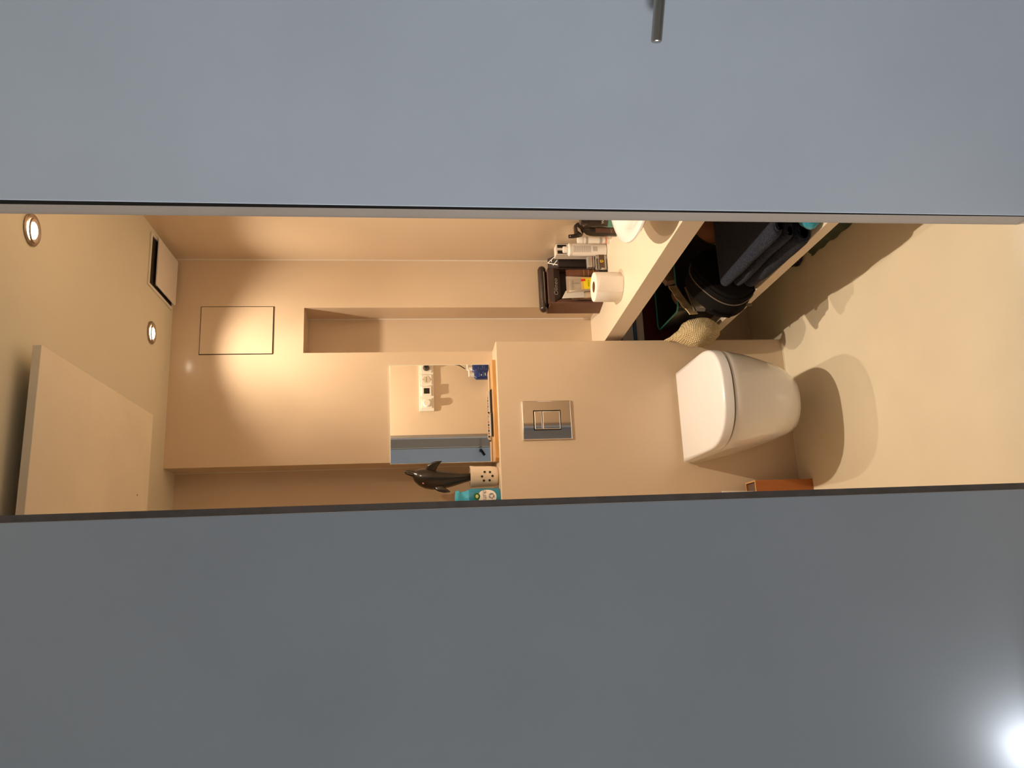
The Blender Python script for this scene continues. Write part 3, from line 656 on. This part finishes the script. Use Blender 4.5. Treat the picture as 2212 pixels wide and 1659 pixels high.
# clear pouch
M['clear'] = mat('clear_vinyl', (.9, .82, .72), .12, trans=.75, ior=1.3, alpha=.55)
t = thing('clear_pouch', 'clear vinyl pouch with dark trim between hat and black bag', 'pouch', (.93, 2.68, ZL))
pf = lambda u, v, s: Vector((.905+.10*u, 2.63+.02*u+s*.012*math.sin(PI*u)*math.sin(PI*v), ZL+.02+.13*v+.02*u))
obj('vinyl', Mesh().grid(14, 10, lambda u, v: pf(u, v, -1)), M['clear'], t, smooth=True, solid=.001)
obj('contents', Mesh().prism([(.915, ZL+.02), (.965, ZL+.03), (.97, ZL+.11), (.925, ZL+.125)], 2.636, 2.648, 'y'), M['ltube'], t, bevel=.004)
obj('trim', Mesh().tube([pf(u, 1, 0) for u in [i/10 for i in range(11)]], .003, 8), M['piping'], t, smooth=True)
obj('trim', Mesh().tube([pf(u, 0, 0) for u in [i/10 for i in range(11)]], .004, 8), M['navy'], t, smooth=True)

# crocheted hat
def knit(name, col):
    m = bpy.data.materials.new(name); m.use_nodes = True; nt = m.node_tree; b = nt.nodes['Principled BSDF']; N = nt.nodes.new; L = nt.links.new
    tc = N('ShaderNodeTexCoord'); mp = N('ShaderNodeMapping'); L(tc.outputs['Object'], mp.inputs[0])
    w1 = N('ShaderNodeTexWave'); w1.bands_direction = 'X'; w1.inputs['Scale'].default_value = 62; w1.inputs['Distortion'].default_value = 2; L(mp.outputs[0], w1.inputs[0])
    w2 = N('ShaderNodeTexWave'); w2.bands_direction = 'Z'; w2.inputs['Scale'].default_value = 55; w2.inputs['Distortion'].default_value = 2; L(mp.outputs[0], w2.inputs[0])
    mu = N('ShaderNodeMath'); mu.operation = 'MULTIPLY'; L(w1.outputs['Fac'], mu.inputs[0]); L(w2.outputs['Fac'], mu.inputs[1])
    cr = N('ShaderNodeMix'); cr.data_type = 'RGBA'; L(mu.outputs[0], cr.inputs[0]); cr.inputs[6].default_value = (*[c*.68 for c in col], 1); cr.inputs[7].default_value = (*col, 1)
    L(cr.outputs[2], b.inputs['Base Color']); b.inputs['Roughness'].default_value = .9
    bp = N('ShaderNodeBump'); bp.inputs['Strength'].default_value = 1; bp.inputs['Distance'].default_value = .004; L(mu.outputs[0], bp.inputs['Height']); L(bp.outputs[0], b.inputs['Normal'])
    return m
M['knit'] = knit('cream_crochet', (.95, .75, .43))
t = thing('crochet_hat', 'cream crocheted sun hat hanging over the lower shelf edge', 'hat', (.90, 2.80, ZL))
hc = Vector((.880, 2.80, ZL+.077)); hm_ = Mesh().sphere((0, 0, 0), 1, 64, 40)
tip = Vector((-.002, .115, .118)); td = tip.normalized()
for v in hm_.b.verts:
    d = v.co.normalized(); p = Vector((d.x*.055, d.y*.082, d.z*.074))
    wgt = max(0, d.dot(td))**9
    p = p.lerp(tip*(.86+.14*d.dot(td)), wgt*.92)
    p += d*(noise.noise(p*28)*.006+noise.noise(p*70)*.0015)
    p = hc+p
    if p.x > .899: p.z = max(p.z, ZL+.001)
    p.x = min(p.x, .918)
    v.co = p
obj('crown', hm_, M['knit'], t, smooth=True)
def strap(u, v):
    p = Vector((1.026-.126*u, 2.690-.045*u, .506-.055*u+.006*math.sin(PI*u))); p += Vector((-.006*(v-.5), -.012*(v-.5), (v-.5)*.034)); p.y += .003*math.sin(20*u)*v
    return p
tag(obj('crochet_strap', Mesh().grid(20, 4, strap), M['knit'], origin=(.96, 2.69, ZL+.15), smooth=True, solid=.004), 'cream crocheted strap draped across the open black bin', 'strap')

# black plastic bin with teal rim and its contents
M['bin'] = mat('black_bin', (.012, .012, .012), .35)
M['teal'] = mat('teal_rim', (.05, .32, .30), .25)
t = thing('storage_bin', 'open black storage bin with a thin teal rim', 'bin', (1.0, 2.88, ZL))
bx0, bx1, by0, by1, bz = .932, 1.235, 2.70, 2.955, ZL+.185
def rrect(x0, x1, y0, y1, r, z, k=6):
    P = []
    for cx, cy, a0 in ((x1-r, y1-r, 0), (x0+r, y1-r, PI/2), (x0+r, y0+r, PI), (x1-r, y0+r, 3*PI/2)):
        for i in range(k+1): P.append(Vector((cx+r*math.cos(a0+PI/2*i/k), cy+r*math.sin(a0+PI/2*i/k), z)))
    return P
obj('tub', Mesh().loft([rrect(bx0+.022, bx1-.02, by0+.02, by1-.02, .03, ZL), rrect(bx0, bx1, by0, by1, .03, bz), rrect(bx0+.003, bx1-.003, by0+.003, by1-.003, .028, bz), rrect(bx0+.025, bx1-.023, by0+.023, by1-.023, .028, ZL+.004)], True, True), M['bin'], t, smooth=True)
rp = rrect(bx0+.0015, bx1-.0015, by0+.0015, by1-.0015, .029, bz+.001); rp.append(rp[0])
obj('rim', Mesh().tube(rp, .0032, 8), M['teal'], t, smooth=True)
tag(obj('round_tin', Mesh().lathe([(.032, 0), (.034, .004), (.034, .018), (.031, .022)], 32, m=Matrix.Translation((1.025, 2.80, ZL+.135)) @ Matrix.Rotation(-.5, 4, 'Y')), mat('brown_tin', (.28, .15, .09), .35), origin=(1.0, 2.80, ZL+.13), smooth=True), 'round brown tin lying in the black storage bin', 'tin')
M['card'] = mat('grey_pink_card', (.62, .45, .36), .6)
tag(obj('small_carton', Mesh().box(-.032, .032, -.012, .012, -.04, .04, Matrix.Translation((1.125, 2.85, ZL+.15)) @ Matrix.Rotation(.5, 4, 'Z') @ Matrix.Rotation(-.3, 4, 'Y')), M['card'], origin=(1.125, 2.85, ZL+.1), bevel=.001), 'small pinkish carton standing in the storage bin, nearer the hat', 'box', 'small cartons in the bin')
tag(obj('small_carton', Mesh().box(-.028, .028, -.010, .010, -.04, .04, Matrix.Translation((1.185, 2.82, ZL+.15)) @ Matrix.Rotation(.5, 4, 'Z') @ Matrix.Rotation(-.3, 4, 'Y')), mat('brown_card', (.30, .17, .10), .6), origin=(1.185, 2.82, ZL+.1), bevel=.001), 'small brown carton standing in the storage bin, nearer the wall', 'box', 'small cartons in the bin')
lf_ = Mesh().grid(8, 5, lambda u, v: Vector((.957+.035*v, 2.735+.05*u, ZL+.10+.05*u+.012*math.sin(6*u+4*v))))
tag(obj('green_sachet', lf_, mat('leaf_green_print', (.22, .32, .05), .4, var=.5, vscale=40), origin=(.97, 2.76, ZL+.10), smooth=True, solid=.002), 'crumpled leaf green sachet inside the bin beside the hat', 'sachet')

# dark red case with flat things stacked on it at the far end
M['maroon'] = mat('maroon_cover', (.085, .012, .008), .35)
t = thing('maroon_case', 'dark maroon rounded case at the far end of the lower shelf', 'case', (1.07, 3.08, ZL))
obj('shell', Mesh().prism([(u.x, u.y) for u in rrect(.905, 1.24, ZL, ZL+.232, .022, 0)], 3.0, 3.16, 'y'), M['maroon'], t, bevel=.006, seg=3)
obj('seam', Mesh().box(.9045, 1.2405, 3.05, 3.053, ZL+.03, ZL+.20), M['gap'], t)
M['pages'] = mat('white_cover', (.80, .74, .70), .6)
M['bluecov'] = mat('blue_spine', (.03, .10, .24), .5)
zb = ZL+.233
t = thing('pale_carton', 'flat pinkish carton lying directly on the maroon case', 'box', (1.05, 3.06, zb), 'flat things on the maroon case')
obj('tray', Mesh().box(.908, 1.16, 2.996, 3.13, zb, zb+.022), M['pages'], t, bevel=.001)
obj('lid', Mesh().box(.907, 1.161, 2.995, 3.131, zb+.0222, zb+.030), mat('pinkish_lid', (.74, .62, .57), .6), t, bevel=.001)
t = thing('blue_book', 'dark blue book lying between the pinkish and the white carton', 'book', (1.05, 3.06, zb+.0305), 'flat things on the maroon case')
obj('cover', Mesh().box(.903, 1.10, 2.992, 3.12, zb+.0305, zb+.0325), M['bluecov'], t)
obj('pages', Mesh().box(.905, 1.098, 2.994, 3.118, zb+.0325, zb+.0425), mat('blue_grey_pages', (.10, .19, .30), .7), t)
obj('cover', Mesh().box(.903, 1.10, 2.992, 3.12, zb+.0425, zb+.0445), M['bluecov'], t)
t = thing('white_flat_carton', 'flat white carton topmost on the maroon case', 'box', (1.05, 3.06, zb+.045), 'flat things on the maroon case')
obj('tray', Mesh().box(.906, 1.15, 2.996, 3.13, zb+.045, zb+.075), M['pages'], t, bevel=.001)
obj('lid', Mesh().box(.905, 1.151, 2.995, 3.131, zb+.0752, zb+.092), M['white'], t, bevel=.001)

# orange-brown pouch behind the towels
ob = Mesh().sphere((1.185, 2.52, ZL+.08), (.06, .05, .08), 24, 16)
for v in ob.b.verts: v.co += Vector((1, .5, .3))*noise.noise(v.co*18)*.01; v.co.z = max(ZL+.0005, v.co.z)
tag(obj('leather_pouch', ob, mat('tan_leather', (.30, .12, .05), .6, bump=.2, bscale=60), origin=(1.18, 2.50, ZL), smooth=True), 'tan leather pouch behind the navy towels by the wall', 'pouch')

# ------------------------------------------------------------------ floor under the shelves
M['plastic'] = mat('greenish_clear_plastic', (.10, .14, .09), .3, trans=.45, ior=1.3, alpha=.8)
pb = Mesh().grid(24, 18, lambda u, v: Vector((1.10+.155*v+.02*noise.noise(Vector((u*5, v*5, 1))), 2.22+.36*u, .004+.11*math.sin(PI*u)**.5*math.sin(PI*v)**.5*(1+.35*noise.noise(Vector((u*7, v*7, 3)))))))
tag(obj('plastic_bag', pb, M['plastic'], origin=(1.15, 2.4, 0), smooth=True, solid=.0012), 'crumpled greenish plastic bag on the floor under the lower shelf', 'bag')
cb = [Vector((1.15+.05*math.cos(k*.55)*(1+.1*math.sin(k)), 2.67+.045*math.sin(k*.55), .007+.0012*k)) for k in range(34)]
tag(obj('coiled_cable', Mesh().tube(cb, .006, 8), mat('dark_blue_cable', (.012, .013, .03), .6), origin=(1.15, 2.67, 0), smooth=True), 'dark blue cable coiled on the floor under the lower shelf', 'cable')
dp = Mesh().sphere((1.17, 2.85, .07), (.045, .04, .07), 24, 16)
for v in dp.b.verts: v.co += Vector((1, 1, .5))*noise.noise(v.co*25)*.012; v.co.z = max(.0005, v.co.z)
tag(obj('dark_pouch', dp, M['bag'], origin=(1.17, 2.85, 0), smooth=True), 'small dark cloth pouch on the floor in the shelf corner', 'pouch')

# toilet brush box, left of the toilet
M['copper'] = mat('orange_brown_wood', (.42, .14, .035), .5, var=.22, vscale=3, stretch=(8, 8, 1.2))
M['rawedge'] = mat('pale_wood_edge', (.62, .36, .16), .6)
M['binside'] = mat('box_interior_shade', (.15, .09, .06), .7)
t = thing('brush_box', 'tall open orange-brown wooden box standing left of the toilet', 'box', (.25, 2.84, 0))
wx0, wx1, wy0, wy1, wz = .180, .3075, 2.80, 2.889, .222
obj('front_board', Mesh().box(wx0, wx1, wy0, wy0+.004, 0, wz), M['copper'], t)
obj('back_board', Mesh().box(wx0, wx1, wy1-.004, wy1, 0, wz), M['copper'], t)
obj('side_board', Mesh().box(wx1-.004, wx1, wy0+.004, wy1-.004, 0, wz), M['copper'], t)
obj('side_board', Mesh().box(wx0, wx0+.004, wy0+.004, wy1-.004, 0, wz), M['copper'], t)
obj('bottom', Mesh().box(wx0+.004, wx1-.004, wy0+.004, wy1-.004, .001, wz-.006), M['binside'], t)  # dark block up to just below the rim, painting the shaded interior
rimm = Mesh()
for q in ((wx0, wx1, wy0-.0006, wy0+.0046), (wx0, wx1, wy1-.0046, wy1), (wx1-.0046, wx1+.0006, wy0+.0046, wy1-.0046), (wx0, wx0+.0046, wy0+.0046, wy1-.0046)): rimm.box(*q, wz, wz+.0022)
obj('rim', rimm, M['rawedge'], t)
tag(obj('toilet_brush', Mesh().prism([(.232, wz-.0055), (.272, wz-.0055), (.276, .338), (.234, .338)], 2.838, 2.8425, 'y'), M['white'], origin=(.25, 2.84, wz)), 'thin pale flat handle standing up inside the orange-brown box', 'brush')

# ------------------------------------------------------------------ what the mirror shows: switches and bottles on the inner front wall
SZ = 1.397
t = thing('socket_strip', 'cream four-gang strip of sockets, thermostat and dimmer, seen in mirror', 'socket', (1.08, YF, SZ))
sy = YF
obj('frame', Mesh().box(.931, 1.225, sy, sy+.011, SZ-.041, SZ+.041), M['socket'], t, bevel=.002)
for k, cx in enumerate((.976, 1.045, 1.114, 1.183)):
    pl = sub(t, obj('module', Mesh().box(cx-.029, cx+.029, sy+.011, sy+.0145, SZ-.030, SZ+.030), M['socket'], t, bevel=.0012))
    RX_ = Matrix.Translation((cx, sy+.0145, SZ)) @ Matrix.Rotation(-PI/2, 4, 'X')
    if k == 0:
        obj('dimmer_knob', Mesh().lathe([(.021, 0), (.020, .016), (.018, .018)], 32, m=RX_), M['socket'], pl, smooth=True)
    elif k == 1:
        obj('thermostat_body', Mesh().box(cx-.026, cx+.026, sy+.0145, sy+.026, SZ-.027, SZ+.027), M['socket'], pl, bevel=.002)
        obj('display', Mesh().box(cx-.016, cx+.016, sy+.026, sy+.0265, SZ-.016, SZ+.016), M['black'], pl)
    else:
        obj('socket_well', Mesh().lathe([(.021, 0), (.021, .0012), (.019, .0014)], 32, m=RX_), mat('socket_well_%d' % k, (.66, .57, .44), .45), pl)
        if k == 2:
            for dx, dz in ((-.0095, 0), (0, 0), (.0095, 0)):
                obj('pin_hole', Mesh().lathe([(.0026, 0), (.0026, .0004)], 12, m=Matrix.Translation((cx+dx, sy+.0159, SZ+dz)) @ Matrix.Rotation(-PI/2, 4, 'X')), M['black'], pl)
            for dz in (-.0195, .0195):
                obj('earth_clip', Mesh().box(cx-.003, cx+.003, sy+.0157, sy+.0166, SZ+dz-.003, SZ+dz+.003), M['silver'], pl)
t = thing('black_plug', 'black plug in the socket strip, seen at the mirror edge', 'plug', (1.183, YF+.016, SZ))
obj('body', Mesh().lathe([(.018, 0), (.018, .012), (.012, .035)], 24, m=Matrix.Translation((1.183, YF+.016, SZ)) @ Matrix.Rotation(-PI/2, 4, 'X')), M['black'], t, smooth=True)
obj('cord', Mesh().tube([(1.183, YF+.05, SZ), (1.195, YF+.06, SZ-.03), (1.20, YF+.05, SZ-.12), (1.185, YF+.05, SZ-.19), (1.165, YF+.05, SZ-.22)], .003, 8), M['black'], t, smooth=True)
tag(obj('corner_shelf', Mesh().box(.98, XR-.001, YF, YF+.15, 1.005, 1.025), M['shelf'], origin=(1.12, YF+.07, 1.005)), 'small cream shelf beside the doorway carrying the blue bottles', 'shelf')
M['blue'] = mat('royal_blue_bottle', (.012, .03, .16), .3, coat=.3)
M['bluelabel'] = mat('light_blue_print', (.08, .18, .42), .4)
def pump(x, y, label, hz):
    t = thing('blue_pump_bottle', label, 'bottle', (x, y, 1.025), 'blue bottles seen in the mirror')
    obj('body', Mesh().loft([rrect(x-.028, x+.028, y-.018, y+.018, .012, 1.025), rrect(x-.030, x+.030, y-.02, y+.02, .014, 1.03), rrect(x-.030, x+.030, y-.02, y+.02, .014, 1.025+hz-.012), rrect(x-.018, x+.018, y-.012, y+.012, .01, 1.025+hz)]), M['blue'], t, smooth=True)
    obj('neck', Mesh().lathe([(.012, 1.025+hz), (.012, 1.025+hz+.020), (.006, 1.025+hz+.021)], 20, (x, y)), M['white'], t, smooth=True)
    obj('pump_head', Mesh().box(x-.012, x+.03, y-.01, y+.01, 1.025+hz+.021, 1.025+hz+.031), M['white'], t, bevel=.003)
    lb = sub(t, obj('label', Mesh().box(x-.024, x+.024, y+.02, y+.0205, 1.05, 1.025+hz-.03), M['blue'], t))
    for k in range(5):
        obj('print_mark', Mesh().box(x-.018+(k % 2)*.006, x-.004+(k % 3)*.008, y+.0205, y+.0209, 1.056+k*.011, 1.060+k*.011), M['white'] if k in (1, 3) and hz < .11 else M['bluelabel'], lb)
pump(1.166, YF+.055, 'taller blue pump bottle on the corner shelf, at mirror edge', .112)
pump(1.118, YF+.10, 'shorter blue pump bottle with white print on the corner shelf', .106)

# night light low on the hall wall, just outside the frame
t = thing('night_light', 'small bright plug-in night light low on the grey hall wall', 'light', (-.40, 1.58, .236))
obj('housing', Mesh().box(-.425, -.375, 1.562, 1.58, .206, .262), M['white'], t, bevel=.005)
obj('lens', Mesh().sphere((-.40, 1.562, .238), (.018, .012, .018), 20, 12), mat('night_light_lens', (1, 1, 1), .3, emit=(.92, .95, 1), estr=20), t, smooth=True)
pl = bpy.data.lights.new('night_light_lamp', 'POINT'); pl.energy = .5; pl.color = (.9, .95, 1); pl.shadow_soft_size = .012
po = bpy.data.objects.new('night_light_lamp', pl); C.objects.link(po); po.location = (-.375, 1.515, .25)

for o in bpy.data.objects:
    if '_o' in o: del o['_o']
